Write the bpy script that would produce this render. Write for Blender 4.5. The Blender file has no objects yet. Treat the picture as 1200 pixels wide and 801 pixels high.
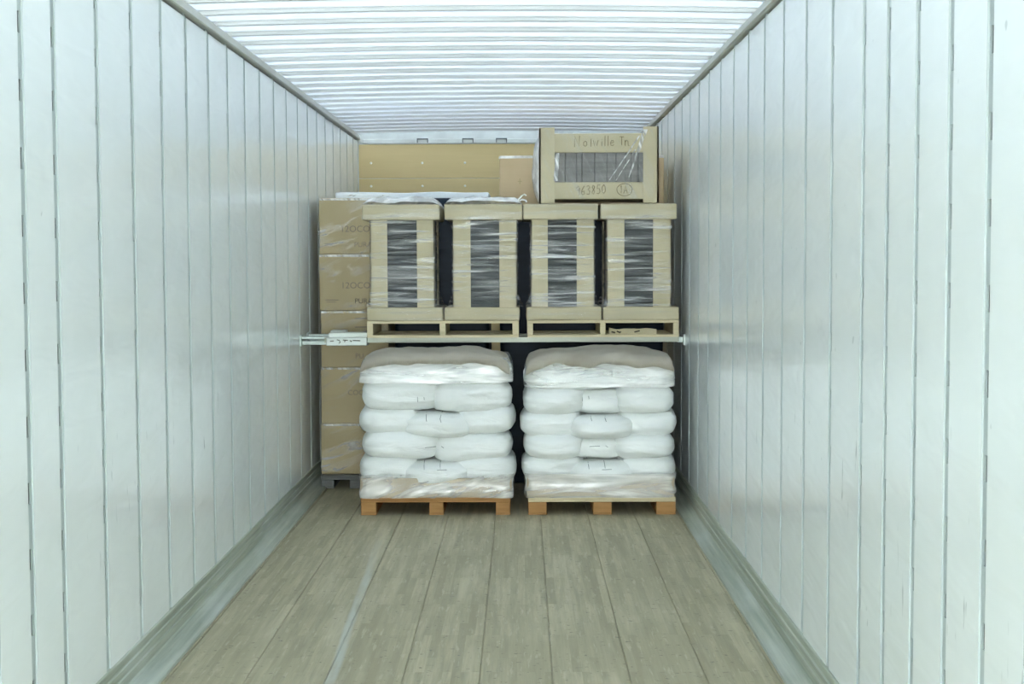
import bpy, bmesh, math, random
from mathutils import Vector, Matrix, noise
from mathutils.bvhtree import BVHTree

# ------------------------------------------------------------------ camera, light, exposure
C = bpy.context.scene
W = 2.54                      # trailer width between the side linings
Y0, Y1 = -4.6, 13.0           # open rear end (behind the camera) and front bulkhead

def camera():
    cx, cz, yaw, pitch, roll, F = 1.46146, 1.59564, 0.0064739, -0.0575372, -0.0037885, 1690.0
    f = Vector((-math.sin(yaw)*math.cos(pitch), math.cos(yaw)*math.cos(pitch), math.sin(pitch)))
    r = Vector((math.cos(yaw), math.sin(yaw), 0)); u = r.cross(f)
    c, s = math.cos(roll), math.sin(roll)
    r2, u2 = c*r+s*u, c*u-s*r
    cam = bpy.data.cameras.new('camera'); cam.sensor_width = 36; cam.lens = 36*F/1200
    o = bpy.data.objects.new('camera', cam); C.collection.objects.link(o)
    m = Matrix((r2, u2, -f)).transposed().to_4x4(); m.translation = (cx, 0, cz)
    o.matrix_world = m; cam.clip_start = 0.02; cam.clip_end = 200
    C.camera = o
camera()

world = bpy.data.worlds.new('overcast_sky'); C.world = world; world.use_nodes = True
bg = world.node_tree.nodes['Background']
_t = world.node_tree; _tc = _t.nodes.new('ShaderNodeTexCoord'); _sx = _t.nodes.new('ShaderNodeSeparateXYZ')
_t.links.new(_tc.outputs['Generated'], _sx.inputs[0])      # overcast sky, with brightness added beyond the open rear to front-light the load
_mr = _t.nodes.new('ShaderNodeMapRange'); _t.links.new(_sx.outputs['Y'], _mr.inputs['Value'])
_mr.inputs['From Min'].default_value = -1; _mr.inputs['From Max'].default_value = 0.1
_mr.inputs['To Min'].default_value = 8.0; _mr.inputs['To Max'].default_value = 3.0
_t.links.new(_mr.outputs[0], bg.inputs['Strength'])
bg.inputs['Color'].default_value = (0.915, 1.0, 1.005, 1)
C.view_settings.view_transform = 'Standard'; C.view_settings.look = 'None'
C.view_settings.gamma = 1; C.view_settings.use_curve_mapping = False
C.view_settings.exposure = 1.95
cy = C.cycles
cy.max_bounces = 14; cy.diffuse_bounces = 6; cy.glossy_bounces = 4; cy.transmission_bounces = 6; cy.transparent_max_bounces = 16
cy.use_denoising = True

# ------------------------------------------------------------------ material helpers
class NT:
    def __init__(s, name):
        s.m = bpy.data.materials.new(name); s.m.use_nodes = True
        s.t = s.m.node_tree; s.n = s.t.nodes; s.n.clear()
        s.out = s.n.new('ShaderNodeOutputMaterial')
    def new(s, typ, **kw):
        n = s.n.new('ShaderNode'+typ)
        for k, v in kw.items(): setattr(n, k, v)
        return n
    def link(s, a, b): s.t.links.new(a, b)
    def put(s, sock, v):
        if isinstance(v, bpy.types.NodeSocket): s.link(v, sock)
        else: sock.default_value = v
    def coord(s, scale=(1, 1, 1), rnd=False):
        tc = s.new('TexCoord'); mp = s.new('Mapping')
        s.link(tc.outputs['Object'], mp.inputs['Vector']); mp.inputs['Scale'].default_value = scale
        if rnd:
            oi = s.new('ObjectInfo'); mul = s.new('Math', operation='MULTIPLY'); mul.inputs[1].default_value = 37.0
            s.link(oi.outputs['Random'], mul.inputs[0]); s.link(mul.outputs[0], mp.inputs['Location'])
        return mp.outputs['Vector']
    def noise(s, vec, scale=5, detail=3, rough=.5, dist=0):
        n = s.new('TexNoise'); s.link(vec, n.inputs['Vector'])
        n.inputs['Scale'].default_value = scale; n.inputs['Detail'].default_value = detail
        n.inputs['Roughness'].default_value = rough; n.inputs['Distortion'].default_value = dist
        return n.outputs['Fac']
    def ramp(s, fac, a, b, lo=0, hi=1):
        n = s.new('MapRange'); s.link(fac, n.inputs['Value'])
        n.inputs['From Min'].default_value = a; n.inputs['From Max'].default_value = b
        n.inputs['To Min'].default_value = lo; n.inputs['To Max'].default_value = hi
        return n.outputs['Result']
    def math(s, op, a, b=0.0):
        n = s.new('Math', operation=op); s.put(n.inputs[0], a); s.put(n.inputs[1], b); return n.outputs[0]
    def mix(s, fac, a, b, mode='MIX'):
        n = s.new('Mix', data_type='RGBA', blend_type=mode)
        s.put(n.inputs[0], fac)
        for i, v in ((6, a), (7, b)):
            s.put(n.inputs[i], v if isinstance(v, bpy.types.NodeSocket) else (*v, 1))
        return n.outputs[2]
    def bump(s, h, strength=.2, dist=.01):
        n = s.new('Bump'); s.link(h, n.inputs['Height']); n.inputs['Strength'].default_value = strength
        n.inputs['Distance'].default_value = dist; return n.outputs['Normal']
    def bsdf(s, col, rough=.6, normal=None, metal=0.0, spec=.5):
        p = s.new('BsdfPrincipled')
        s.put(p.inputs['Base Color'], col if isinstance(col, bpy.types.NodeSocket) else (*col, 1))
        s.put(p.inputs['Roughness'], rough); s.put(p.inputs['Metallic'], metal)
        p.inputs['Specular IOR Level'].default_value = spec
        if normal is not None: s.link(normal, p.inputs['Normal'])
        return p.outputs[0]
    def done(s, shader): s.link(shader, s.out.inputs['Surface']); return s.m

def simple(name, col, rough=.6, var=.12, scale=(6, 6, 6), metal=0.0, bump=0.0, spec=.5, rnd=False):
    t = NT(name); v = t.coord(scale, rnd); f = t.noise(v, 1.0, 4)
    dark = tuple(c*(1-var) for c in col); light = tuple(min(1, c*(1+var)) for c in col)
    c = t.mix(t.ramp(f, .3, .7), dark, light)
    nb = t.bump(t.noise(v, 3.0, 4), bump, .01) if bump else None
    return t.done(t.bsdf(c, rough, nb, metal, spec))

def mat_lining():
    t = NT('white_wall_lining'); v = t.coord()
    f = t.noise(t.coord((1, 1.3, .7)), 1.5, 3)
    col = t.mix(t.ramp(f, .3, .7), (.855, .895, .875), (.885, .915, .90))
    # vertical scratches and scuffs at forklift height
    z = t.new('SeparateXYZ'); t.link(v, z.inputs[0])
    band = t.math('MULTIPLY', t.ramp(z.outputs['Z'], .45, .75), t.ramp(z.outputs['Z'], 1.25, .95))
    sc = t.ramp(t.noise(t.coord((1, 26, 5.0)), 1.0, 3, .6), .66, .74)
    area = t.ramp(t.noise(t.coord((1, 1.7, 1.7)), 1.0, 2), .44, .54)
    sc = t.math('MULTIPLY', t.math('MULTIPLY', sc, band), area)
    col = t.mix(t.math('MULTIPLY', sc, .8), col, (.22, .26, .25))
    # faint rubbed band left by earlier loads on the deck
    rub = t.math('MULTIPLY', t.ramp(z.outputs['Z'], .98, 1.06), t.ramp(z.outputs['Z'], 1.24, 1.16))
    rub = t.math('MULTIPLY', rub, t.ramp(z.outputs['Y'], 4.5, 7.5))
    rub = t.math('MULTIPLY', rub, t.ramp(t.noise(t.coord((1, 1.5, 9)), 1.0, 3), .35, .65))
    col = t.mix(t.math('MULTIPLY', rub, .35), col, (.50, .54, .51))
    dots = t.ramp(t.noise(t.coord((14, 14, 14)), 1.0, 1), .80, .83)
    col = t.mix(t.math('MULTIPLY', dots, .4), col, (.35, .38, .38))
    h = t.noise(t.coord((1, 2.2, 11)), 1.0, 2, .5, .4)
    return t.done(t.bsdf(col, .17, t.bump(h, .42, .012)))

def mat_floor():
    t = NT('laminated_hardwood_floor'); v = t.coord()
    mp = t.new('Mapping'); t.link(v, mp.inputs['Vector']); mp.inputs['Rotation'].default_value = (0, 0, math.pi/2)
    b = t.new('TexBrick'); t.link(mp.outputs[0], b.inputs['Vector'])
    b.inputs['Scale'].default_value = 1.0; b.inputs['Brick Width'].default_value = .55; b.inputs['Row Height'].default_value = .036
    b.inputs['Mortar Size'].default_value = .0006; b.inputs['Mortar Smooth'].default_value = 1.0
    b.inputs['Color1'].default_value = (0, 0, 0, 1); b.inputs['Color2'].default_value = (1, 1, 1, 1); b.inputs['Mortar'].default_value = (.35, .35, .35, 1)
    b.offset = .37; b.offset_frequency = 3
    big = t.noise(t.coord((2.2, .8, 1)), 1.2, 4)
    grain = t.noise(t.coord((60, 3.0, 1)), 1.0, 5, .65)
    streak = t.noise(t.coord((14, .9, 1)), 1.0, 4, .6)
    bc = t.new('RGBToBW'); t.link(b.outputs['Color'], bc.inputs[0])
    base = t.mix(t.ramp(bc.outputs[0], 0, 1), (.35, .31, .19), (.515, .465, .305))
    base = t.mix(t.ramp(grain, .35, .7, 0, .55), base, (.24, .22, .16))
    base = t.mix(t.ramp(streak, .48, .72, 0, .75), base, (.58, .53, .37))
    base = t.mix(t.ramp(big, .40, .62, 0, .55), base, (.345, .31, .205))
    # dark nicks and gouges
    nick = t.ramp(t.noise(t.coord((26, 40, 1)), 1.0, 3, .6), .635, .69, 0, .8)
    base = t.mix(nick, base, (.13, .125, .10))
    chip = t.ramp(t.noise(t.coord((44, 5, 1)), 1.0, 4, .6), .58, .68, 0, .42)
    base = t.mix(chip, base, (.58, .54, .40))
    # long pale scrape running down the floor
    s = t.new('SeparateXYZ'); t.link(v, s.inputs[0])
    xl = t.math('ADD', s.outputs['X'], t.math('MULTIPLY', t.math('SUBTRACT', s.outputs['Y'], 5.3), .030))
    wob = t.math('MULTIPLY', t.math('SUBTRACT', t.noise(t.coord((0, 2, 0)), 1.0, 2), .5), .03)
    d = t.math('ABSOLUTE', t.math('SUBTRACT', t.math('ADD', xl, wob), .735))
    scr = t.math('MULTIPLY', t.ramp(d, .026, .012), t.ramp(s.outputs['Y'], 8.4, 7.0))
    scr = t.math('MULTIPLY', scr, t.ramp(t.noise(t.coord((25, 3, 1)), 1.0, 3), .3, .55, .25, .75))
    base = t.mix(scr, base, (.50, .53, .48))
    return t.done(t.bsdf(base, t.ramp(big, .3, .7, .5, .75), t.bump(grain, .25, .004)))

def mat_scuff():
    t = NT('scuffed_aluminium_scuff_liner')
    f = t.noise(t.coord((30, .9, 45)), 1.0, 5, .6); g = t.noise(t.coord((3, 1.2, 6)), 1.0, 3)
    c = t.mix(t.ramp(f, .3, .7), (.30, .34, .275), (.54, .57, .48))
    c = t.mix(t.ramp(g, .5, .7, 0, .5), c, (.58, .63, .60))
    return t.done(t.bsdf(c, .5, t.bump(f, .3, .006), .35))

def mat_skin():
    t = NT('translucent_fibreglass_roof')
    f = t.noise(t.coord((1, 1.2, 1)), 1.5, 3)
    c = t.mix(t.ramp(f, .3, .7), (.825, .86, .92), (.86, .89, .945))
    d = t.new('BsdfDiffuse'); d.inputs['Color'].default_value = (.56, .59, .64, 1)
    tr = t.new('BsdfTranslucent'); t.link(c, tr.inputs['Color'])
    mx = t.new('MixShader'); mx.inputs[0].default_value = .245
    t.link(d.outputs[0], mx.inputs[1]); t.link(tr.outputs[0], mx.inputs[2])
    return t.done(mx.outputs[0])

def mat_card(name, a, b, scale=(3, 3, 3)):
    t = NT(name); f = t.noise(t.coord(scale, True), 1.0, 4); g = t.noise(t.coord((2, 2, 90), True), 1.0, 2)
    c = t.mix(t.ramp(f, .3, .7), a, b); c = t.mix(t.ramp(g, .4, .8, 0, .10), c, tuple(x*.7 for x in a))
    return t.done(t.bsdf(c, .6, t.bump(g, .06, .003), 0, .3))

def mat_film(name, scale, lo, hi, f0, f1, rot=0.0, tint=(.95, .95, .92), rough=.16, wr=.5):
    t = NT(name)
    tc = t.new('TexCoord'); mp = t.new('Mapping'); t.link(tc.outputs['Object'], mp.inputs['Vector'])
    mp.inputs['Rotation'].default_value = (0, rot, 0)
    mp2 = t.new('Mapping'); t.link(mp.outputs[0], mp2.inputs['Vector']); mp2.inputs['Scale'].default_value = scale
    oi = t.new('ObjectInfo'); mul = t.new('Math', operation='MULTIPLY'); mul.inputs[1].default_value = 51
    t.link(oi.outputs['Random'], mul.inputs[0]); t.link(mul.outputs[0], mp2.inputs['Location'])
    f = t.noise(mp2.outputs[0], 1.0, 4, .6, .6)
    fac = t.ramp(f, lo, hi, f0, f1)
    d = t.bsdf(tint, rough, t.bump(f, wr, .02), 0, .6)
    tr = t.new('BsdfTransparent'); mx = t.new('MixShader')
    t.link(fac, mx.inputs[0]); t.link(tr.outputs[0], mx.inputs[1]); t.link(d, mx.inputs[2])
    return t.done(mx.outputs[0])

def mat_sack():
    t = NT('white_woven_sack')
    f = t.noise(t.coord((5, 5, 16), True), 1.0, 4, .55, .8); g = t.noise(t.coord((3, 3, 3), True), 1.0, 3)
    c = t.mix(t.ramp(g, .3, .7), (.75, .77, .745), (.83, .845, .825))
    return t.done(t.bsdf(c, .38, t.bump(f, .55, .02), 0, .4))

def mat_wood(name, a, b, rnd=True):
    t = NT(name); f = t.noise(t.coord((4, 4, 40), rnd), 1.0, 4, .6); g = t.noise(t.coord((5, 5, 5), rnd), 1.0, 3)
    c = t.mix(t.ramp(f, .3, .7), a, b); c = t.mix(t.ramp(g, .62, .75, 0, .5), c, tuple(x*.45 for x in a))
    return t.done(t.bsdf(c, .7, t.bump(f, .2, .004), 0, .3))

M = dict(
    lining=mat_lining(), floor=mat_floor(), scuff=mat_scuff(), skin=mat_skin(),
    post=simple('painted_steel_post', (.46, .51, .50), .6, .08, (2, 2, 3), 0, 0, .2),
    outer=simple('dark_wall_cavity', (.03, .04, .045), .8),
    navy=simple('navy_gap_shade', (.005, .013, .024), .5, .3, (3, 3, 12), 0, .3, .2),  # shade of the gaps between loads, put in as near-black navy
    bow=simple('white_painted_roof_bow', (.80, .82, .84), .45, .06, (3, 8, 8), .0),
    rail=simple('grey_aluminium_rail', (.60, .60, .545), .5, .10, (8, 2, 8), .1),
    ply=mat_card('tan_plywood_bulkhead', (.68, .535, .27), (.74, .59, .315), (.8, .8, 5)),
    header=simple('white_bulkhead_header', (.70, .73, .71), .5),
    dark=simple('dark_steel_bracket', (.10, .12, .13), .5),
    screw=simple('bright_screw_head', (.85, .84, .78), .3),
    card=mat_card('pale_cardboard', (.43, .375, .235), (.51, .45, .30)),
    brown=mat_card('brown_carton_board', (.375, .30, .155), (.44, .355, .195)),
    pink=mat_card('reddish_carton_board', (.53, .40, .24), (.60, .465, .29)),
    kraft=mat_card('kraft_paper', (.42, .34, .235), (.50, .42, .31)),
    sack=mat_sack(),
    cover=mat_card('pale_crumpled_kraft', (.58, .53, .44), (.70, .66, .57), (5, 5, 9)),
    pal=mat_wood('orange_pine_block', (.33, .165, .055), (.43, .235, .085)),
    pale=mat_wood('pale_pine_pallet', (.55, .47, .29), (.66, .58, .39)),
    gpal=mat_wood('grey_dirty_pallet', (.10, .105, .10), (.16, .16, .15)),
    sleeve=simple('pale_beam_sleeve', (.60, .64, .59), .4, .10, (3, 20, 20), .1),
    beam=simple('light_grey_aluminium_beam', (.40, .42, .345), .4, .12, (3, 20, 20), .15),
    tongue=simple('dull_beam_end_fitting', (.42, .48, .45), .45, .2, (20, 20, 20), .4),
    thread=simple('grey_sack_print', (.16, .19, .18), .7),
    ink=simple('black_marker_ink', (.07, .06, .035), .7),
    mark=simple('faded_brown_marker_ink', (.13, .10, .04), .7),
    print=simple('grey_carton_print', (.21, .17, .12), .8),
    slate=mat_wood('dark_stacked_sheets', (.035, .042, .042), (.085, .09, .09)),
    grey=mat_wood('grey_stacked_boards', (.15, .145, .135), (.23, .225, .21)),
    foam=simple('white_foam_sheet', (.82, .86, .88), .4, .05),
    film=mat_film('clear_stretch_film', (1.2, 1.2, 26), .48, .74, .02, .34),
    filmw=mat_film('horizontal_wrinkled_stretch_film', (2.2, 2.2, 34), .47, .72, .02, .50),
    filmd=mat_film('diagonal_wrinkled_stretch_film', (26, 5, 2.2), .52, .72, .02, .22, .45),
    filmv=mat_film('milky_bunched_film', (8, 8, 8), .35, .65, .45, .9),
    filmc=mat_film('wrinkled_film_on_cartons', (3, 3, 11), .52, .72, .04, .45, .35),
    filmt=mat_film('crossed_film_over_tray', (2.5, 3, 11), .42, .62, .06, .72, .3),
    fold=mat_film('taut_film_fold', (30, 5, 3), .35, .62, .10, .75, .45),
    films=mat_film('loose_film_over_sacks', (2.0, 2.0, 14), .38, .66, .18, .74),
)

# ------------------------------------------------------------------ mesh helpers
def bm_new(): return bmesh.new()
def box(bm, x0, x1, y0, y1, z0, z1, bev=0.0, seg=1):
    r = bmesh.ops.create_cube(bm, size=1.0)
    vs = r['verts']
    for v in vs:
        v.co = Vector((x0+(x1-x0)*(v.co.x+.5), y0+(y1-y0)*(v.co.y+.5), z0+(z1-z0)*(v.co.z+.5)))
    if bev:
        es = list({e for v in vs for e in v.link_edges})
        bmesh.ops.bevel(bm, geom=es, offset=bev, segments=seg, affect='EDGES', profile=.5)
    return bm
def prism(bm, prof, axis, a, b, close=True):
    """extrude a closed profile (list of 2-D points) along an axis"""
    def P(p, t):
        if axis == 'y': return Vector((p[0], t, p[1]))
        if axis == 'x': return Vector((t, p[0], p[1]))
        return Vector((p[0], p[1], t))
    va = [bm.verts.new(P(p, a)) for p in prof]; vb = [bm.verts.new(P(p, b)) for p in prof]
    n = len(prof)
    for i in range(n): bm.faces.new((va[i], va[(i+1) % n], vb[(i+1) % n], vb[i]))
    bm.faces.new(va[::-1]); bm.faces.new(vb)
    bmesh.ops.recalc_face_normals(bm, faces=bm.faces[:])
    return bm
def tube(bm, pts, r, n=5):
    pts = [Vector(p) for p in pts]; rings = []
    for i, p in enumerate(pts):
        d = (pts[min(i+1, len(pts)-1)]-pts[max(i-1, 0)]).normalized()
        a = d.cross(Vector((0, 1, 0)));
        if a.length < .1: a = d.cross(Vector((1, 0, 0)))
        a.normalize(); b = d.cross(a)
        rings.append([bm.verts.new(p+r*(math.cos(2*math.pi*k/n)*a+math.sin(2*math.pi*k/n)*b)) for k in range(n)])
    for i in range(len(rings)-1):
        for k in range(n): bm.faces.new((rings[i][k], rings[i][(k+1) % n], rings[i+1][(k+1) % n], rings[i+1][k]))
    bm.faces.new(rings[0][::-1]); bm.faces.new(rings[-1])
    return bm
def obj(name, bm, mat, parent=None, smooth=False, base=None):
    if base is not None:
        for v in bm.verts: v.co -= Vector(base)
    me = bpy.data.meshes.new(name); bm.to_mesh(me); bm.free()
    if smooth:
        for p in me.polygons: p.use_smooth = True
    me.materials.append(mat)
    o = bpy.data.objects.new(name, me); C.collection.objects.link(o)
    if parent is not None: o.parent = parent
    elif base is not None: o.location = base
    return o
def tag(o, label, cat, group=None):
    o['label'] = label; o['category'] = cat
    if group: o['group'] = group
    return o
def thing(name, label, cat, loc, group=None):
    o = bpy.data.objects.new(name, None); C.collection.objects.link(o); o.location = loc
    o.empty_display_size = .05
    return tag(o, label, cat, group)
def struct(name, bm, mat, **kw):
    o = obj(name, bm, mat, **kw); o['kind'] = 'structure'; return o
def Bx(*a, **k): return box(bm_new(), *a, **k)

# ------------------------------------------------------------------ the trailer shell
ZS, ZT = 0.148, 2.654
SLOT_Z = [0.11+.1985*k for k in range(1, 13)]
def side_wall(name, seams, sgn):
    """sgn=+1: lining faces +x at x=0; sgn=-1: lining faces -x at x=W"""
    X = (lambda d: d) if sgn > 0 else (lambda d: W-d)
    def bx(bm, d0, d1, y0, y1, z0, z1, bev=0):
        a, b = sorted((X(d0), X(d1))); return box(bm, a, b, y0, y1, z0, z1, bev)
    wall = struct(name, bx(bm_new(), -.075, -.05, Y0, Y1, -.05, 2.76), M['outer'])
    edges = [Y0]+[s for s in seams]+[Y1]
    for i in range(len(edges)-1):
        a = edges[i]+(.0225 if i else 0); b = edges[i+1]-(.0225 if i < len(edges)-2 else 0)
        o = obj('wall_panel', bx(bm_new(), -.014, 0, a, b, ZS-.02, ZT, .0012), M['lining'], wall)
        o.data.materials.append(M['post'])                  # raw grey cut edges
        for p in o.data.polygons:
            if abs(p.normal.y) > .5: p.material_index = 1
    for s in seams:
        bm = bm_new(); h = .0105
        bx(bm, -.010, -.0055, s-.026, s-h, .02, ZT+.02); bx(bm, -.010, -.0055, s+h, s+.026, .02, ZT+.02)
        zs = [.02]
        for z in SLOT_Z: zs += [z-.032, z+.032]
        zs.append(ZT+.02)
        for k in range(0, len(zs), 2): bx(bm, -.010, -.0055, s-h, s+h, zs[k], zs[k+1])
        obj('slotted_post', bm, M['post'], wall)
    return wall
def down(y, step):
    r = []
    while y-step > Y0+.1: y -= step; r.append(y)
    return r[::-1]
def up(y, step):
    r = []
    while y+step < Y1-.05: y += step; r.append(y)
    return r
mid = [4.251, 4.549, 5.011, 5.459, 5.91, 6.351, 6.797, 7.238, 7.685, 8.13, 8.59, 9.045]
wl = side_wall('wall_left', down(4.251, .30)+mid+up(9.045, .45), 1)
mid = [3.35, 3.654, 3.957, 4.272, 4.574, 5.035, 5.495, 5.965, 6.432, 6.891, 7.357, 7.835, 8.32, 8.78]
wr = side_wall('wall_right', down(3.35, .305)+mid+up(8.78, .462), -1)

def scuff(name, sgn):
    prof = [(-.05, -.02), (-.05, .150), (.006, .150), (.009, .146), (.009, .118), (.014, .114), (.014, .086), (.019, .082), (.019, .05),
            (.026, .040), (.044, .026), (.066, .015), (.090, .010), (.093, .004), (.093, -.02)]
    if sgn < 0: prof = [(W-a, b) for a, b in prof]
    struct(name, prism(bm_new(), prof, 'y', Y0, Y1), M['scuff'])
scuff('baseboard_left', 1); scuff('baseboard_right', -1)

bm = bm_new()
ed = [.088, .105, .405, .712, 1.005, 1.298, 1.576, 1.872, 2.162, 2.435, W-.088]
for a, b in zip(ed[:-1], ed[1:]): box(bm, a+.0015, b-.0015, Y0, Y1, -.03, 0, .003)
box(bm, 0, W, Y0, Y1, -.05, -.006)
struct('floor', bm, M['floor'])

# roof: cambered translucent skin, hat-section bows, side rails
def camber(x): return .018*(1-((x-W/2)/(W/2))**2)
bm = bm_new(); n = 24; rows = []
for y in (Y0, Y1):
    for dz in (0, .003):
        rows.append([bm.verts.new((-.02+(W+.04)*i/n, y, 2.722+dz+camber(-.02+(W+.04)*i/n))) for i in range(n+1)])
for i in range(n):
    bm.faces.new((rows[0][i], rows[2][i], rows[2][i+1], rows[0][i+1]))
    bm.faces.new((rows[1][i], rows[1][i+1], rows[3][i+1], rows[3][i]))
ceil = struct('ceiling', bm, M['skin'], smooth=True)
y = 6.613-.3065*37
bow_prof = [(-.034, .0215), (-.034, .0195), (-.020, .0190), (-.011, .0035), (.012, .0015), (.018, .0190), (.034, .0195), (.034, .0215)]
while y < Y1-.06:
    if y > Y0+.05:
        bm = bm_new(); rings = []
        for i in range(n+1):
            x = -.015+(W+.03)*i/n
            rings.append([bm.verts.new((x, y+p[0], 2.700+p[1]+camber(x))) for p in bow_prof])
        k = len(bow_prof)
        for i in range(n):
            for j in range(k): bm.faces.new((rings[i][j], rings[i][(j+1) % k], rings[i+1][(j+1) % k], rings[i+1][j]))
        bm.faces.new(rings[0]); bm.faces.new(rings[-1][::-1]); bmesh.ops.recalc_face_normals(bm, faces=bm.faces[:])
        obj('roof_bow', bm, M['bow'], ceil)
    y += .3065
def rail(name, sgn):
    prof = [(-.05, 2.668), (.006, 2.666), (.018, 2.664), (.026, 2.668), (.024, 2.700), (.008, 2.716), (-.05, 2.716)]
    if sgn < 0: prof = [(W-a, b) for a, b in prof]
    struct(name, prism(bm_new(), prof, 'y', Y0, Y1), M['rail'])
rail('trim_1', 1); rail('trim_2', -1)
for nm, a, b in (('trim_3', -.075, -.012), ('trim_4', W+.012, W+.075)):
    struct(nm, Bx(a, b, Y0, Y1, 2.716, 2.78), M['rail'])

# front bulkhead
wb = struct('wall_back', Bx(-.07, W+.07, Y1, Y1+.06, -.05, 2.78), M['header'])
obj('plywood_panel', Bx(.012, W-.012, Y1-.015, Y1, 2.321, 2.622, .002), M['ply'], wb)
obj('plywood_panel', Bx(.012, W-.012, Y1-.015, Y1, 1.22, 2.317, .002), M['ply'], wb)
obj('plywood_panel', Bx(.012, W-.012, Y1-.015, Y1, .02, 1.216, .002), M['ply'], wb)
for zz in (2.456, 2.250, 1.9, 1.5):
    for xx in (.12, .58, .962, 1.40, 1.84, 2.28):
        bm = bm_new(); r = bmesh.ops.create_cone(bm, cap_ends=True, segments=10, radius1=.011, radius2=.008, depth=.006)
        bmesh.ops.rotate(bm, verts=bm.verts, matrix=Matrix.Rotation(math.pi/2, 3, 'X')); bmesh.ops.translate(bm, verts=bm.verts, vec=(xx, Y1-.018, zz))
        obj('screw_head', bm, M['screw'], wb)
obj('header_rail', Bx(.05, W-.05, Y1-.03, Y1, 2.628, 2.668, .003), M['header'], wb)
for xx in (.535, .94, 1.24, 1.75, 2.1):
    bm = bm_new(); box(bm, xx, xx+.10, Y1-.05, Y1-.03, 2.662, 2.672); box(bm, xx, xx+.008, Y1-.05, Y1-.03, 2.634, 2.662); box(bm, xx+.092, xx+.1, Y1-.05, Y1-.03, 2.634, 2.662)
    obj('bracket', bm, M['dark'], wb)

# ------------------------------------------------------------------ floor pallets with sacks
def low_pallet(x0, x1, blocks, y0, y1, h, mats, label, group=None, top=.016):
    t = thing('pallet', label, 'pallet', ((x0+x1)/2, y0, 0), group); B = t.location
    yb = [y0, (y0+y1)/2-.06, y1-.12]
    for (a, b) in blocks:
        obj('bottom_board', Bx(a, b, y0+.004, y1-.004, 0, .014, .002), mats[0], t, base=B)
        for yy in yb: obj('block', Bx(a+.001, b-.001, yy, yy+.12, .014, h-2*top, .003), mats[0], t, base=B)
    for yy in yb: obj('stringer_board', Bx(x0, x1, yy+.003, yy+.117, h-2*top, h-top, .002), mats[1], t, base=B)
    nb = 7; w = (y1-y0-.03*(nb-1))/nb
    for k in range(nb):
        yy = y0+k*(w+.03); obj('deck_board', Bx(x0, x1, yy, yy+w, h-top, h, .002), mats[1], t, base=B)
    return t
YL, YLB = 8.93, 9.93
low_pallet(.455, 1.389, [(.455, .552), (.882, .973), (1.298, 1.389)], YL, YLB, .112, (M['pal'], M['pal']), 'orange pine block pallet on the floor beside the brown carton stack, under sacks')
low_pallet(1.501, 2.422, [(1.501, 1.618), (1.906, 2.023), (2.300, 2.422)], YL, YLB, .112, (M['pal'], M['pale']), 'pine block pallet on the floor next to the right wall, under sacks')

def tray(x0, x1, label, z0, z1, wav=.006):
    t = thing('cardboard_tray', label, 'tray', ((x0+x1)/2, YL, z0)); B = t.location
    th = .006
    obj('tray_base', Bx(x0, x1, YL-.012, YLB, z0, z0+th, .002), M['kraft'], t, base=B)
    for nm, (a, b, c, d) in (('front_wall', (x0, x1, YL-.016, YL-.016+th)), ('rear_wall', (x0, x1, YLB, YLB+th)), ('side_wall', (x0-.001, x0+th, YL-.01, YLB)), ('side_wall', (x1-th, x1+.001, YL-.01, YLB))):
        bm = Bx(a, b, c, d, z0+.001, z1)
        bmesh.ops.subdivide_edges(bm, edges=bm.edges[:], cuts=9, use_grid_fill=True)
        for v in bm.verts:
            k = noise.noise(Vector((v.co.x*5, v.co.y*5, v.co.z*9)))
            if nm == 'front_wall': v.co.y += wav*k-.004*math.sin((v.co.z-z0)/(z1-z0)*math.pi)
            if v.co.z > z1-.03: v.co.z += .008*noise.noise(Vector((v.co.x*7, 3, v.co.y*7)))
        obj(nm, bm, M['kraft'], t, True, base=B)
    return t
tray(.455, 1.398, 'kraft cardboard tray under the sacks beside the brown carton stack', .1125, .235)
tray(1.494, 2.410, 'kraft cardboard tray under the sacks next to the right wall', .1125, .250)

def sack_bm(w, d, h, seed, k=3.6, flat=.0, sag=0.0):
    bm = bm_new(); bmesh.ops.create_cube(bm, size=2.0)
    bmesh.ops.subdivide_edges(bm, edges=bm.edges[:], cuts=11, use_grid_fill=True)
    o = Vector((seed*3.7, seed*1.3, seed*2.1))
    for v in bm.verts:
        u, q, z = v.co
        nrm = (abs(u)**k+abs(q)**k+abs(z)**3.1)**(1/k)
        nrm = max(nrm, 1e-6)
        p = Vector((u, q, z))/nrm
        # pillow: thinner toward the long ends
        zz = p.z*(1-.16*abs(p.x)**3)
        P = Vector((p.x*w/2, p.y*d/2, zz*h/2))
        n1 = noise.noise(P*6+o); n2 = noise.noise(Vector((P.x*9, P.y*9, P.z*34))+o*2)
        n3 = noise.noise(Vector((P.x*3, P.y*3, 0))+o*5)
        out = Vector((p.x*.4, p.y, p.z*.6))
        P += out*(.013*n1+.011*n2)
        P.z += .018*n3*(1-abs(p.z)*.5)
        P.z -= sag*(abs(p.x)**2)
        v.co = P
    return bm

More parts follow.
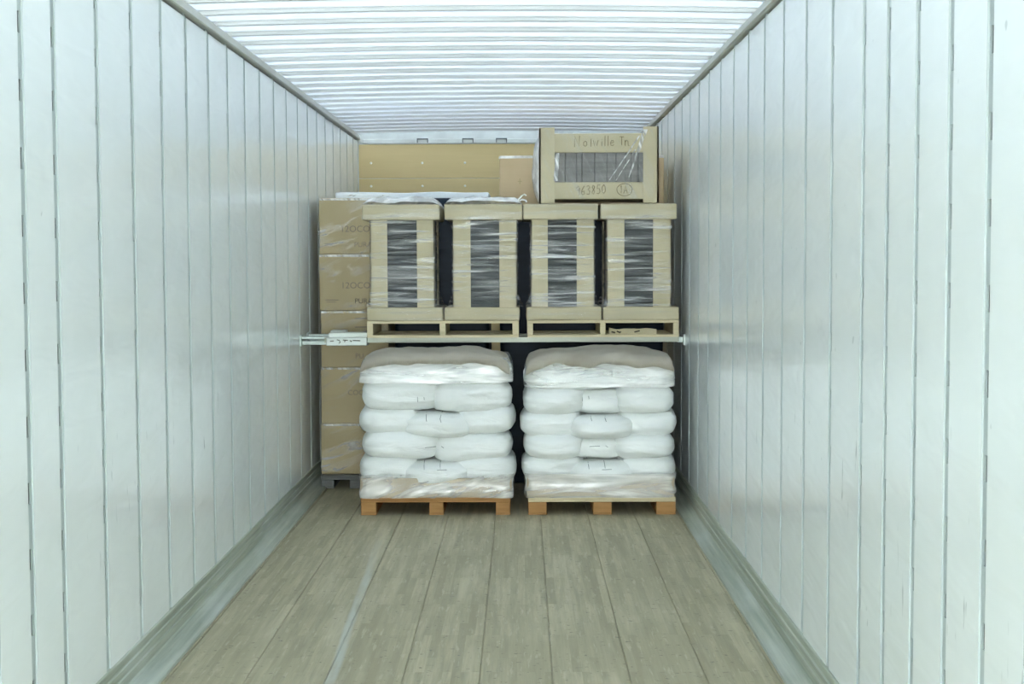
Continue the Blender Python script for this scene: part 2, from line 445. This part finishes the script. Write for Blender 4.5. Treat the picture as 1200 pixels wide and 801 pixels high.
LAYERNAME = ['bottom layer', 'second layer up', 'third layer up', 'fourth layer up', 'fifth layer up', 'top layer']
def sack_stack(x0, x1, zs, where, grp, pat, seed):
    rng = random.Random(seed); cx0 = (x0+x1)/2; out = []
    for L in range(6):
        z0, z1 = zs[L], zs[L+1]; h = (z1-z0)*1.27; zc = (z0+z1)/2
        kind = pat[L]; Wd = x1-x0; x0_ = x0
        if L == 5: x0_ = x0+.055; Wd -= .11
        jig = rng.uniform(-.012, .012)
        if kind == 'A':   cells = [(0, .415), (.33, .68), (.585, 1.0)]; push = [0, .035, 0]; dz = [.004, -.012, .0]; order = 1
        elif kind == 'B': cells = [(0, .40), (.27, .745), (.60, 1.0)]; push = [.02, -.018, .02]; dz = [.006, -.02, .004]; order = 1
        elif kind == 'C': cells = [(0, .54), (.465, 1.0)]; push = [0, .012]; dz = [.006, -.006]
        elif kind == 'D': cells = [(0, .62), (.56, 1.0)]; push = [0, .01]; dz = [0, .004]
        for i, (a, b) in enumerate(cells):
            w_ = (.022 if kind == 'B' else .006 if kind == 'A' else .0)
            xa, xb = x0_-(w_ if a == 0 else 0)+(w_ if b == 1 else 0)*0+a*Wd+(jig if a else rng.uniform(0, .012)), x0_+b*Wd+(jig if b < 1 else rng.uniform(-.012, 0))
            d = .58; hh = h*(.86 if (len(cells) == 3 and i == 1) else 1)
            bm = sack_bm(xb-xa+(w_ if b == 1 else 0), d, hh, seed*10+L*3+i, 4.5 if kind in 'CD' else 4.0)
            pos = ('left end', 'middle', 'right end')[i] if len(cells) == 3 else (('left-hand', 'right-hand') if kind == 'C' else ('wide left', 'narrower right'))[i]
            lab = f'white sack, {pos} of the {LAYERNAME[L]}, {where}' if len(cells) == 3 else f'{pos} white sack of the {LAYERNAME[L]}, {where}'
            t = obj('sack', bm, M['sack'], None, True)
            t.location = ((xa+xb+(w_ if b == 1 else 0))/2, YL+push[i]+d/2-.012, zc+dz[i])
            tag(t, lab, 'sack', grp); out.append((L, i, t))
    return out
ZL = [.196, .352, .504, .658, .822, .936, .985]
ZR = [.208, .352, .490, .634, .788, .932, .985]
SL = sack_stack(.444, 1.410, ZL, 'pallet beside the carton stack', 'white sacks on the pallet beside the carton stack', 'BCBCDD', 1)
SR = sack_stack(1.470, 2.426, ZR, 'pallet next to the right wall', 'white sacks on the pallet next to the right wall', 'BABADD', 2)

# small black printed and stitched marks on sacks, laid on the surface
def marks(sack, strokes, name='stitching'):
    me = sack.data; bv = BVHTree.FromPolygons([v.co.copy() for v in me.vertices], [tuple(p.vertices) for p in me.polygons])
    for st in strokes:
        bm = bm_new(); ok = False
        pts = []
        for i in range(len(st)-1):
            for q in range(5):
                f = q/4; x = st[i][0]+(st[i+1][0]-st[i][0])*f; z = st[i][1]+(st[i+1][1]-st[i][1])*f
                hit = bv.ray_cast(Vector((x, -2, z))-Vector((sack.location.x, 0, sack.location.z)), Vector((0, 1, 0)))
                if hit[0] is not None: pts.append(hit[0]+Vector((0, -.0015, 0)))
        if len(pts) > 2: tube(bm, pts, .0018, 4); ok = True
        if ok: obj(name, bm, M['thread'], sack)
        else: bm.free()
def find(S, L, i): return next(t for a, b, t in S if a == L and b == i)
def marks_at(S, L, strokes):
    i = 1
    if S is SL and L in (1, 3): i = 0 if max(p[0] for st in strokes for p in st) < .94 else 1
    marks(find(S, L, i), strokes)
for S, dx in ((SL, 0.0), (SR, 1.025)):
    cxs = .905+dx
    marks_at(S, 2, [[(cxs-.04, .650), (cxs-.036, .605), (cxs-.033, .590)]]); marks_at(S, 2, [[(cxs+.06, .648), (cxs+.05, .605), (cxs+.057, .585)]])
    marks_at(S, 1, [[(cxs-.045, .425), (cxs+.02, .427)]]); marks_at(S, 1, [[(cxs+.055, .43), (cxs+.07, .42)]])
    marks_at(S, 0, [[(cxs-.055, .335), (cxs-.05, .290)]]); marks_at(S, 0, [[(cxs+.045, .345), (cxs+.05, .295)]]); marks_at(S, 0, [[(cxs+.03, .287), (cxs+.09, .289)]])
    marks_at(S, 3, [[(cxs-.09, .742), (cxs-.088, .708)]]); marks_at(S, 3, [[(cxs-.05, .74), (cxs-.048, .722)]])

def cover(x0, x1, zt, label, seed):
    """crumpled paper sheet over the top sacks: domed, falling steeply over the edge"""
    bm = bm_new(); nx, ny = 48, 26; g = []
    y0, y1 = YL-.038, YL+.54
    def fold(u):   # sheet parameter -> (position, drop) so that the rim hangs down
        a = abs(u)
        if a < .82: return math.copysign(a/.82*.93, u), .0
        t = (a-.82)/.18*math.pi/2
        return math.copysign(.93+.07*math.sin(t), u), 1-math.cos(t)
    for j in range(ny+1):
        row = []
        for i in range(nx+1):
            u, du = fold(-1+2*i/nx); v, dv = fold(-1+2*j/ny)
            x = (x0+x1)/2+(x1-x0)/2*u; y = (y0+y1)/2+(y1-y0)/2*v
            hang = max(du, dv if v < 0 else dv*.3)
            p = Vector((x*4+seed, y*4, seed))
            z = zt-.060*abs(u)**5-.030*max(0, -v)**3-.055*max(0, v)**2-.060*hang+.018*noise.noise(p)+.008*noise.noise(p*3.5)
            if hang > .5: z += .016*noise.noise(Vector((x*9, y*9, seed)))
            row.append(bm.verts.new((x+.006*noise.noise(p*2.5), y+.008*noise.noise(p*3), z)))
        g.append(row)
    for j in range(ny):
        for i in range(nx): bm.faces.new((g[j][i], g[j][i+1], g[j+1][i+1], g[j+1][i]))
    bmesh.ops.solidify(bm, geom=bm.faces[:], thickness=-.003)
    t = obj('kraft_cover', bm, M['cover'], None, True, base=((x0+x1)/2, YL, zt)); tag(t, label, 'cover')
cover(.462, 1.392, 1.036, 'crumpled kraft paper cover over the sacks beside the brown carton stack', 3.1)
cover(1.490, 2.406, 1.034, 'crumpled kraft paper cover over the sacks next to the right wall', 8.4)

def wrap_band(bm, x0, x1, y0, y1, prof, rad=.05, amp=.004, seed=0, n=90):
    """sheet around a rounded rectangle; prof = [(z, outset)]"""
    loop = []
    for cx_, cy_, a0 in ((x1-rad, y1-rad, 0), (x0+rad, y1-rad, 90), (x0+rad, y0+rad, 180), (x1-rad, y0+rad, 270)):
        for k in range(6):
            a = math.radians(a0+k*18); loop.append((cx_+rad*math.cos(a), cy_+rad*math.sin(a), math.cos(a), math.sin(a)))
    dense = []
    for i in range(len(loop)):
        p, q = loop[i], loop[(i+1) % len(loop)]; L = math.hypot(q[0]-p[0], q[1]-p[1]); m = max(1, int(L/.04))
        for k in range(m):
            f = k/m; dense.append(tuple(p[j]+(q[j]-p[j])*f for j in range(4)))
    rings = []
    for z, o_ in prof:
        ring = []
        for (x, y_, nx, ny) in dense:
            d = o_+amp*noise.noise(Vector((x*6+seed, y_*6, z*16)))
            ring.append(bm.verts.new((x+nx*d, y_+ny*d, z+amp*noise.noise(Vector((x*5, y_*5+seed, z*3))))))
        rings.append(ring)
    m = len(dense)
    for r in range(len(rings)-1):
        for k in range(m): bm.faces.new((rings[r][k], rings[r][(k+1) % m], rings[r+1][(k+1) % m], rings[r+1][k]))
    return bm
for (x0, x1, lab, s) in ((.449, 1.405, 'clear stretch film round the foot of the sacks beside the carton stack', 1), (1.486, 2.418, 'clear stretch film round the foot of the sacks next to the right wall', 5)):
    bm = wrap_band(bm_new(), x0, x1, YL-.030, YLB+.012, [(.112+.15*k/8, .004+.006*math.sin(k)) for k in range(9)], .05, .005, s)
    tag(obj('stretch_film', bm, M['films' if s > 1 else 'filmt'], None, True, base=((x0+x1)/2, YL, .11)), lab, 'film')
for (x0, x1, z0, lab, s) in ((.452, 1.404, .83, 'clear stretch film round the top sacks beside the carton stack', 2), (1.480, 2.416, .80, 'clear stretch film round the top sacks next to the right wall', 7)):
    bm = wrap_band(bm_new(), x0, x1, YL-.036, YLB-.30, [(z0+.15*k/8, .004-.03*(k/8)**3) for k in range(9)], .09, .006, s)
    tag(obj('stretch_film', bm, M['films'], None, True, base=((x0+x1)/2, YL, z0)), lab, 'film')

# ------------------------------------------------------------------ second row behind: carton stack, foam sheet, tall carton
def text_mesh(txt, size, name, mat, parent, loc, B):
    cu = bpy.data.curves.new(name, 'FONT'); cu.body = txt; cu.size = size; cu.extrude = .0004
    tmp = bpy.data.objects.new('tmp', cu); C.collection.objects.link(tmp)
    dg = bpy.context.evaluated_depsgraph_get(); me = bpy.data.meshes.new_from_object(tmp.evaluated_get(dg))
    bpy.data.objects.remove(tmp); me.materials.clear(); me.materials.append(mat)
    me.transform(Matrix.Translation(Vector(loc)-Vector(B))@Matrix.Rotation(math.pi/2, 4, 'X'))
    o = bpy.data.objects.new(name, me); C.collection.objects.link(o); o.parent = parent
    return o
YC = 10.05
def lid_(bm):
    bmesh.ops.subdivide_edges(bm, edges=[e for e in bm.edges if e.calc_length() > .3], cuts=14, use_grid_fill=True)
    for v in bm.verts:
        if .05 < v.co.z < 1.9: v.co += .008*noise.noise_vector(Vector((v.co.x*5, v.co.y*5, v.co.z*14)))
    return bm
low_pallet(.06, .54, [(.06, .15), (.26, .34), (.45, .54)], YC-.06, YC+.90, .092, (M['gpal'], M['gpal']), 'dark grey pallet on the floor under the brown carton stack, by the left wall')
cz_ = [.092, .449, .845, 1.239, 1.631, 2.022]
cname = ['lowest brown carton of the stack by the left wall', 'second brown carton up of the stack by the left wall', 'middle brown carton of the stack by the left wall, behind the deck beams', 'second brown carton down in the stack by the left wall', 'topmost brown carton of the stack by the left wall']
for k in range(5):
    z0, z1 = cz_[k]+.001, cz_[k+1]-.001; x0 = .055+.004*((k*7) % 3)
    t = thing('carton', cname[k], 'carton', (.30, YC, z0), 'brown cartons stacked by the left wall'); B = t.location
    bm = Bx(x0, .535, YC, YC+.85, z0, z1, .006, 2)
    obj('carton_body', bm, M['brown'], t, base=B)
    obj('packing_tape', Bx(x0+.002, .533, YC-.0012, YC+.001, z1-.016, z1-.002), M['fold'], t, base=B)
    if k in (3, 4):
        text_mesh('12OCOON', .062, 'printed_code', M['print'], t, (.205, YC-.0012, z0+.155), B)
        text_mesh('PURA', .05, 'printed_name', M['ink'] if k == 3 else M['print'], t, (.30, YC-.0012, z0+.05), B)
        obj('printed_lines', box(Bx(.095, .19, YC-.0012, YC, z0+.072, z0+.077), .10, .17, YC-.0012, YC, z0+.058, z0+.062), M['print'], t, base=B)
    elif k == 2:
        text_mesh('PU', .05, 'printed_name', M['print'], t, (.30, YC-.0012, z0+.06), B)
        bm = bm_new()
        for (a, b, c, d) in ((.30, .40, .335, .343), (.30, .40, .275, .283), (.392, .40, .275, .343)): box(bm, a, b, YC-.0012, YC, z0+c, z0+d)
        obj('printed_box', bm, M['print'], t, base=B)
    else:
        text_mesh('COON', .05, 'printed_code', M['print'], t, (.245, YC-.0012, z0+.20), B)
bm = bm_new()
prof = [(cz_[0]+.02+1.93*k/24, .004) for k in range(25)]
wrap_band(bm, .052, .541, YC-.006, YC+.856, prof, .02, .005, 11)
tag(obj('stretch_film', bm, M['filmc'], None, True, base=(.30, YC, cz_[0])), 'clear wrinkled film wrapped round the tall brown carton stack by the left wall', 'film')
bm = bm_new(); box(bm, .142, 1.235, 10.30, 10.92, 2.0235, 2.071, .010, 3)
bmesh.ops.subdivide_edges(bm, edges=[e for e in bm.edges if e.calc_length() > .2], cuts=12, use_grid_fill=True)
for v in bm.verts:
    if v.co.z > 2.04: v.co.z += .008*noise.noise(Vector((v.co.x*4, v.co.y*4, 1)))
tag(obj('foam_sheet', bm, M['foam'], None, True, base=(.69, 10.3, 2.0235)), 'thin white foam sheet lying on top of the brown carton stack', 'sheet')
for x0, x1, y0, zt, lab in ((.575, 1.235, 10.08, 2.022, 'added near-black block for gap shade, behind the two loads beside the carton stack'), (1.312, 2.468, 10.2, 1.966, 'added near-black block for gap shade, under the reddish-brown carton')):
    t = obj('gap_shade_block', lid_(Bx(x0, x1, y0, y0+.9, 0, zt, .03, 3)), M['navy'], None, True, base=((x0+x1)/2, y0, 0)); tag(t, lab, 'packaged load')  # added filler blocks that also carry sheet and carton; gap shade in their colour
t = thing('carton', 'reddish-brown carton standing behind the handwritten crate', 'carton', (1.89, 10.2, 1.967)); B = t.location
obj('carton_body', Bx(1.312, 2.468, 10.2, 11.1, 1.967, 2.314, .006, 2), M['pink'], t, base=B)
obj('white_edge_film', wrap_band(bm_new(), 1.309, 2.471, 10.196, 11.104, [(2.30, .002), (2.309, .002), (2.319, -.004)], .02, .002, 4), M['filmv'], t, True, base=B)
obj('printed_cross', box(Bx(1.44, 1.47, 10.198, 10.2, 2.136, 2.142), 1.452, 1.458, 10.198, 10.2, 2.12, 2.16), M['brown'], t, base=B)

# ------------------------------------------------------------------ deck beams and the pallets on them
def beam(yc, sl, label, scrib):
    t = thing('decking_beam', label, 'beam', (W/2, yc, 1.04), 'beams of the upper deck'); B = t.location
    bm = bm_new(); box(bm, .16, 2.50, yc-.06, yc+.06, 1.046, 1.0825, .004, 2); box(bm, .16, 2.50, yc-.064, yc-.058, 1.046, 1.056, .002)
    obj('beam_body', bm, M['beam'], t, base=B)
    bm = bm_new(); box(bm, sl[0], sl[1], yc-.075, yc+.075, 1.028, 1.082, .006, 2); box(bm, sl[0]+.012, sl[1], yc-.045, yc+.075, 1.080, 1.112, .005, 2)
    s = obj('end_sleeve', bm, M['sleeve'], t, base=B)
    bm = bm_new(); box(bm, .003, sl[0]+.02, yc-.055, yc-.010, 1.072, 1.088, .003); box(bm, .003, sl[0]+.02, yc-.03, yc+.03, 1.032, 1.058, .003); box(bm, -.006, .012, yc-.07, yc+.07, 1.024, 1.098, .003)
    obj('end_tongue', bm, M['tongue'], t, base=B)
    bm = bm_new(); box(bm, 2.49, W-.002, yc-.03, yc+.03, 1.04, 1.078, .003); box(bm, W-.012, W+.006, yc-.07, yc+.07, 1.024, 1.098, .003)
    obj('end_tongue', bm, M['tongue'], t, base=B)
    if scrib:
        bm = bm_new(); yy = yc-.0755
        for st in ([(.20, 1.058), (.225, 1.060)], [(.245, 1.068), (.262, 1.064), (.268, 1.050), (.258, 1.044)], [(.285, 1.066), (.318, 1.064)], [(.300, 1.066), (.296, 1.052)], [(.330, 1.062), (.345, 1.058), (.338, 1.054)], [(.350, 1.063), (.40, 1.061)]):
            tube(bm, [(a, yy, b) for a, b in st], .0028, 4)
        obj('black_marking', bm, M['ink'], s, base=B)
beam(9.56, (.175, .445), 'light grey deck beam under the front of the upper pallets, black scribble on its end', True)
beam(9.88, (.145, .262), 'light grey deck beam behind the scribbled one, under the upper pallets', False)

YU, YUB = 9.40, 9.98
def deck_pallet(x0, x1, st, label, grp):
    t = thing('pallet', label, 'pallet', ((x0+x1)/2, YU, 1.083), grp); B = t.location
    for a, b in st: obj('stringer', Bx(a, b, YU+.004, YUB-.004, 1.101, 1.176, .002), M['pale'], t, base=B)
    for k in range(4):
        yy = YU+k*.155; obj('deck_board', Bx(x0, x1, yy, yy+.112, 1.176, 1.193, .002), M['pale'], t, base=B)
    for k in range(3):
        yy = YU+k*.235; obj('bottom_board', Bx(x0, x1, yy, yy+.105, 1.0835, 1.101, .002), M['pale'], t, base=B)
deck_pallet(.454, 1.446, [(.454, .493), (.928, .967), (1.404, 1.446)], 'pale pine pallet on the deck beams beside the carton stack', 'pallets on the upper deck')
deck_pallet(1.501, 2.491, [(1.501, 1.538), (1.975, 2.012), (2.452, 2.491)], 'pale pine pallet on the deck beams next to the right wall, torn cardboard inside', 'pallets on the upper deck')
bm = bm_new(); box(bm, 2.035, 2.345, YU+.02, YU+.024, 1.1025, 1.138)
bmesh.ops.subdivide_edges(bm, edges=[e for e in bm.edges if abs(e.verts[0].co.x-e.verts[1].co.x) > .1], cuts=18)
for v in bm.verts:
    v.co.y += .012*noise.noise(Vector((v.co.x*14, 0, v.co.z*10)))
    if v.co.z > 1.12: v.co.z += .016*noise.noise(Vector((v.co.x*16, 7, 0)))
sc = obj('cardboard_scrap', bm, M['card'], None, False, base=(2.19, YU, 1.1015)); tag(sc, 'torn stained cardboard scrap stuck in the open side of a deck pallet', 'scrap')
for st in ([(2.05, 1.118), (2.075, 1.112)], [(2.085, 1.122), (2.105, 1.112), (2.112, 1.12)], [(2.20, 1.116), (2.235, 1.124)]):
    obj('stain', tube(bm_new(), [(a, YU+.008, b) for a, b in st], .005, 5), M['ink'], sc, base=(2.19, YU, 1.1015))

# ------------------------------------------------------------------ four wrapped units on the deck
def angle(bm, xa, xb, ya, yb, z0, z1, cx, cyy, th=.006):
    """L-section cardboard edge protector; (cx,cyy) is the outer corner"""
    sx = 1 if xb > xa else -1
    a, b = sorted((xa, xb)); box(bm, a, b, min(cyy, cyy+th*(1 if cyy < (ya+yb)/2 else -1)), max(cyy, cyy+th*(1 if cyy < (ya+yb)/2 else -1)), z0, z1)
    c0 = cx; c1 = cx+th*sx; a, b = sorted((c0, c1)); box(bm, a, b, ya, yb, z0, z1)
def lid(bm, x0, x1, y0, y1, z0, z1, seed, up_=True):
    box(bm, x0, x1, y0, y1, z0, z1, .008, 2)
    bmesh.ops.subdivide_edges(bm, edges=[e for e in bm.edges if e.calc_length() > .06], cuts=6, use_grid_fill=True)
    for v in bm.verts:
        p = Vector((v.co.x*9+seed, v.co.y*9, v.co.z*9))
        v.co += Vector((.003*noise.noise(p), .004*noise.noise(p+Vector((9, 0, 0))), .004*noise.noise(p+Vector((0, 9, 0)))*(1 if (v.co.z-z0 > .02) == up_ else 0)))
    return bm
Z0, Z1, Z2, Z3 = 1.1935, 1.281, 1.850, 1.951
def unit(cap, body, win, tr, label, seed, puff):
    xc = (cap[0]+cap[1])/2
    t = thing('wrapped_carton', label, 'packaged load', (xc, YU, Z0), 'film-wrapped loads on the upper deck'); B = t.location
    yb0, yb1 = YU+.028, YUB-.03
    obj('bottom_tray', lid(bm_new(), tr[0], tr[1], YU, YUB, Z0, Z1, seed, True), M['card'], t, True, base=B)
    obj('top_cap', lid(bm_new(), cap[0], cap[1], YU, YUB, Z2, Z3, seed+5, False), M['card'], t, True, base=B)
    pw1, pw2 = win[0]-body[0], body[1]-win[1]
    for (xa, xb, cxx, ya, yb, cyy) in ((body[0], win[0], body[0], yb0, yb0+.11, yb0), (body[1], win[1], body[1], yb0, yb0+.11, yb0), (body[0], win[0], body[0], yb1-.11, yb1, yb1), (body[1], win[1], body[1], yb1-.11, yb1, yb1)):
        bm = bm_new(); angle(bm, xa, xb, ya, yb, Z1-.02, Z2+.02, cxx, cyy); obj('corner_post', bm, M['card'], t, base=B)
    # dark stacked sheets inside
    bm = bm_new(); rng = random.Random(seed); z = Z1-.005
    while z < Z2-.01:
        h = min(rng.uniform(.022, .05), Z2+.005-z)
        j = rng.uniform(0, .006); box(bm, body[0]+.010+j, body[1]-.010-j, yb0+.009+rng.uniform(0, .006), yb1-.012, z, z+h-.0015, .003); z += h
    obj('stacked_sheets', bm, M['slate'], t, base=B)
    prof = []
    for k in range(28):
        f = k/27; zz = Z1+.005+(Z2-Z1+.03)*f
        prof.append((zz, .004+.030*max(0, 1-f*7)**1.3+.018*max(0, (f-.965)*28)))
    obj('stretch_film', wrap_band(bm_new(), body[0]-.003, body[1]+.003, yb0-.003, yb1+.003, prof, .012, .0045, seed), M['filmw'], t, True, base=B)
    cap_film = [(Z0+.005+.08*k/4, .004) for k in range(5)]
    obj('tray_film', wrap_band(bm_new(), tr[0], tr[1], YU, YUB, cap_film, .012, .003, seed+2), M['film'], t, True, base=B)
    obj('cap_film', wrap_band(bm_new(), cap[0], cap[1], YU, YUB, [(Z2+.002+.10*k/4, .004) for k in range(5)], .012, .003, seed+3), M['film'], t, True, base=B)
    if puff:
        bm = bm_new(); nx, ny = 30, 14; g = []
        for j in range(ny+1):
            row = []
            for i in range(nx+1):
                u, v = i/nx, j/ny
                x = cap[0]-.004+(cap[1]-cap[0]+.008)*u; y_ = YU-.004+(YUB-YU)*v
                e = min(u, 1-u)*9; e2 = min(v*6+.15, (1-v)*9)
                k = max(0, min(1, e))*max(0, min(1, e2))
                z = Z3-.010+(.030+puff)*k**.5+.012*noise.noise(Vector((x*9, y_*9, seed)))+.006*noise.noise(Vector((x*30, y_*20, seed)))
                row.append(bm.verts.new((x, y_, z)))
            g.append(row)
        for j in range(ny):
            for i in range(nx): bm.faces.new((g[j][i], g[j][i+1], g[j+1][i+1], g[j+1][i]))
        obj('bunched_top_film', bm, M['filmv'], t, True, base=B)
    return t, B
unit((.428, .932), (.477, .895), (.588, .782), (.455, .950), 'film-wrapped pale carton load with dark centre, beside the brown carton stack', 1, .030)
u2, B2 = unit((.966, 1.470), (1.015, 1.435), (1.132, 1.320), (.962, 1.451), 'film-wrapped load with curled film tail on top, second from the carton stack', 2, .032)
unit((1.476, 1.963), (1.526, 1.941), (1.636, 1.825), (1.496, 1.985), 'film-wrapped pale load under the left half of the handwritten crate', 3, 0)
unit((1.980, 2.473), (2.019, 2.441), (2.135, 2.323), (1.997, 2.491), 'film-wrapped pale load against the right wall, under the handwritten crate', 4, 0)
bm = bm_new(); tube(bm, [(1.43, YU+.05, 1.96), (1.45, YU+.03, 1.985), (1.468, YU+.02, 2.005), (1.485, YU+.01, 2.012), (1.497, YU+.01, 2.004)], .006, 6)
tube(bm, [(1.44, YU+.03, 1.965), (1.47, YU+.01, 1.980), (1.492, YU, 1.975), (1.498, YU, 1.962)], .006, 6)
obj('film_tail', bm, M['filmv'], u2, True, base=B2)

# ------------------------------------------------------------------ crate on top, with handwriting
YK, YKB = 9.43, 9.97
X0, X1, KZ0, KZ1 = 1.582, 2.358, 1.9575, 2.444
t = thing('crate', 'long handwritten crate of grey boards lying across the two loads by the right wall', 'crate', ((X0+X1)/2, YK, KZ0)); B = t.location
for (xa, xb, cxx) in ((X0, X0+.100, X0), (X1, X1-.100, X1)):
    for (ya, yb, cyy) in ((YK, YK+.10, YK), (YKB-.10, YKB, YKB)):
        bm = bm_new(); angle(bm, xa, xb, ya, yb, KZ0, KZ1+(.006 if cxx == X1 else 0), cxx, cyy, .010); obj('corner_post', bm, M['card'], t, base=B)
obj('top_rail', Bx(X0+.012, X1-.012, YK+.011, YKB-.012, 2.284, 2.408, .006, 2), M['card'], t, True, base=B)
rl = obj('bottom_rail', Bx(X0+.012, X1-.012, YK+.011, YKB-.012, 1.982, 2.092, .006, 2), M['card'], t, True, base=B)
bm = bm_new(); rng = random.Random(5); x = X0+.03
while x < X1-.04:
    w = rng.uniform(.035, .085); w = min(w, X1-.03-x); box(bm, x, x+w-.002, YK+.022+rng.uniform(0, .006), YKB-.03, 2.09, 2.286, .003); x += w
obj('stacked_boards', bm, M['grey'], t, base=B)

GL = {
 'N': [[(0, 0), (.02, 1), (.5, .05), (.55, 1)]],
 'o': [[(.25, .6), (.02, .45), (.02, .12), (.25, 0), (.48, .15), (.46, .48), (.25, .6)]],
 'l': [[(.1, 1), (.08, 0)]],
 'i': [[(.1, .6), (.1, 0)], [(.1, .8), (.11, .86)]],
 'w': [[(0, .6), (.14, 0), (.3, .5), (.45, 0), (.62, .65)]],
 'e': [[(.02, .32), (.45, .36), (.4, .58), (.18, .6), (.02, .35), (.08, .05), (.3, 0), (.48, .12)]],
 'T': [[(0, 1), (.6, .97)], [(.3, .98), (.28, 0)]],
 'n': [[(0, .6), (.02, 0)], [(.02, .4), (.2, .6), (.36, .5), (.4, .05), (.55, 0)]],
 '9': [[(.45, .75), (.25, 1), (.04, .8), (.12, .55), (.38, .6), (.46, .8), (.36, 0)]],
 '6': [[(.4, 1), (.1, .55), (.02, .2), (.2, 0), (.44, .12), (.4, .42), (.06, .35)]],
 '3': [[(.05, .9), (.3, 1), (.45, .8), (.2, .56), (.46, .35), (.35, .02), (.02, .08)]],
 '8': [[(.4, .88), (.2, 1), (.08, .78), (.4, .3), (.25, 0), (.05, .2), (.4, .72), (.4, .88)]],
 '5': [[(.46, 1), (.1, .98), (.06, .58), (.35, .6), (.44, .25), (.25, 0), (.02, .08)]],
 '0': [[(.25, 1), (.04, .7), (.06, .2), (.25, 0), (.46, .25), (.44, .75), (.25, 1)]],
 '1': [[(.05, .8), (.2, 1), (.18, 0)]],
 'A': [[(0, 0), (.3, 1), (.55, 0)], [(.1, .38), (.5, .4)]],
}
def write(items, h, yy, r, name, mat, parent):
    bm = bm_new()
    for ch, x, z, s in items:
        for st in GL[ch]: tube(bm, [(x+p[0]*h*s*.85, yy, z+p[1]*h*s) for p in st], r, 5)
    return bm
YW = YK+.009
up_ = [('N', 1.812, 2.320, 1.15), ('o', 1.870, 2.324, .9), ('l', 1.915, 2.322, .8), ('w', 1.935, 2.326, .95), ('i', 1.985, 2.326, .8), ('l', 2.005, 2.326, 1.05), ('l', 2.025, 2.326, 1.05), ('e', 2.045, 2.328, .9), ('T', 2.105, 2.330, .9), ('n', 2.140, 2.326, 1.0)]
obj('handwriting', write(up_, .062, YW, .0023, 'handwriting', M['mark'], t), M['mark'], t, base=B)
lo = [(c, 1.822+.0335*k, 2.008+.002*k, 1.0) for k, c in enumerate('963850')]+[('1', 2.108, 2.020, .85), ('A', 2.132, 2.018, .85)]
bm = write(lo, .058, YW, .0023, 'handwriting', M['mark'], t)
tube(bm, [(2.137+.050*math.cos(a/16*2*math.pi+.3), YW, 2.042+.040*math.sin(a/16*2*math.pi+.3)) for a in range(18)], .0023, 5)
obj('handwriting', bm, M['mark'], t, base=B)
# clear film: tight over the middle, sagging between the post tops, puffed at the left side
bm = bm_new(); nx, nz = 40, 22; g = []
for j in range(nz+1):
    row = []
    for i in range(nx+1):
        u, v = i/nx, j/nz; x = X0+.03+(X1-X0-.06)*u
        top = 2.440-.030*math.sin(math.pi*u)**.5
        z = 1.985+(top-1.985)*v
        row.append(bm.verts.new((x, YK-.004-.006*abs(noise.noise(Vector((x*9, 0, z*6))))-.004*math.sin(math.pi*u)*0, z)))
    g.append(row)
rows2 = [bm.verts.new((v.co.x, YK+.20, v.co.z-.012)) for v in g[-1]]
for j in range(nz):
    for i in range(nx): bm.faces.new((g[j][i], g[j][i+1], g[j+1][i+1], g[j+1][i]))
for i in range(nx): bm.faces.new((g[-1][i], g[-1][i+1], rows2[i+1], rows2[i]))
obj('stretch_film', bm, M['filmd'], t, True, base=B)
bm = bm_new(); g = []
for j in range(15):
    row = []
    for i in range(11):
        v, u = j/14, i/10; z = KZ0+.02+(KZ1-KZ0-.03)*v; y_ = YK+.004+(YKB-YK-.02)*u
        bul = math.sin(math.pi*u)**.6*math.sin(math.pi*min(1, v*1.1))**.5
        row.append(bm.verts.new((X0-.003-.042*bul+.006*noise.noise(Vector((0, y_*10, z*10))), y_, z)))
    g.append(row)
for j in range(14):
    for i in range(10): bm.faces.new((g[j][i], g[j][i+1], g[j+1][i+1], g[j+1][i]))
obj('side_film', bm, M['filmv'], t, True, base=B)
# taut diagonal folds of film across the right half
for (xa, za, xb, zb, wa, wb_) in ((2.232, 2.39, 2.035, 2.10, .018, .012), (2.205, 2.30, 2.078, 2.10, .014, .010), (2.270, 2.43, 2.165, 2.12, .050, .008), (1.70, 2.28, 1.69, 2.10, .03, .045)):
    bm = bm_new(); L = []
    for k in range(13):
        f = k/12; x = xa+(xb-xa)*f+.004*noise.noise(Vector((f*4, xa*9, 0))); w = (wa+(wb_-wa)*f)*(.6+.5*noise.noise(Vector((f*3, xa*5, 2)))**2)
        L.append([bm.verts.new((x+w*q, YK-.011-.006*math.sin(math.pi*(q+.5)), za+(zb-za)*f)) for q in (-.5, -.2, .2, .5)])
    for k in range(12):
        for q in range(3): bm.faces.new((L[k][q], L[k][q+1], L[k+1][q+1], L[k+1][q]))
    obj('film_fold', bm, M['fold'], t, True, base=B)
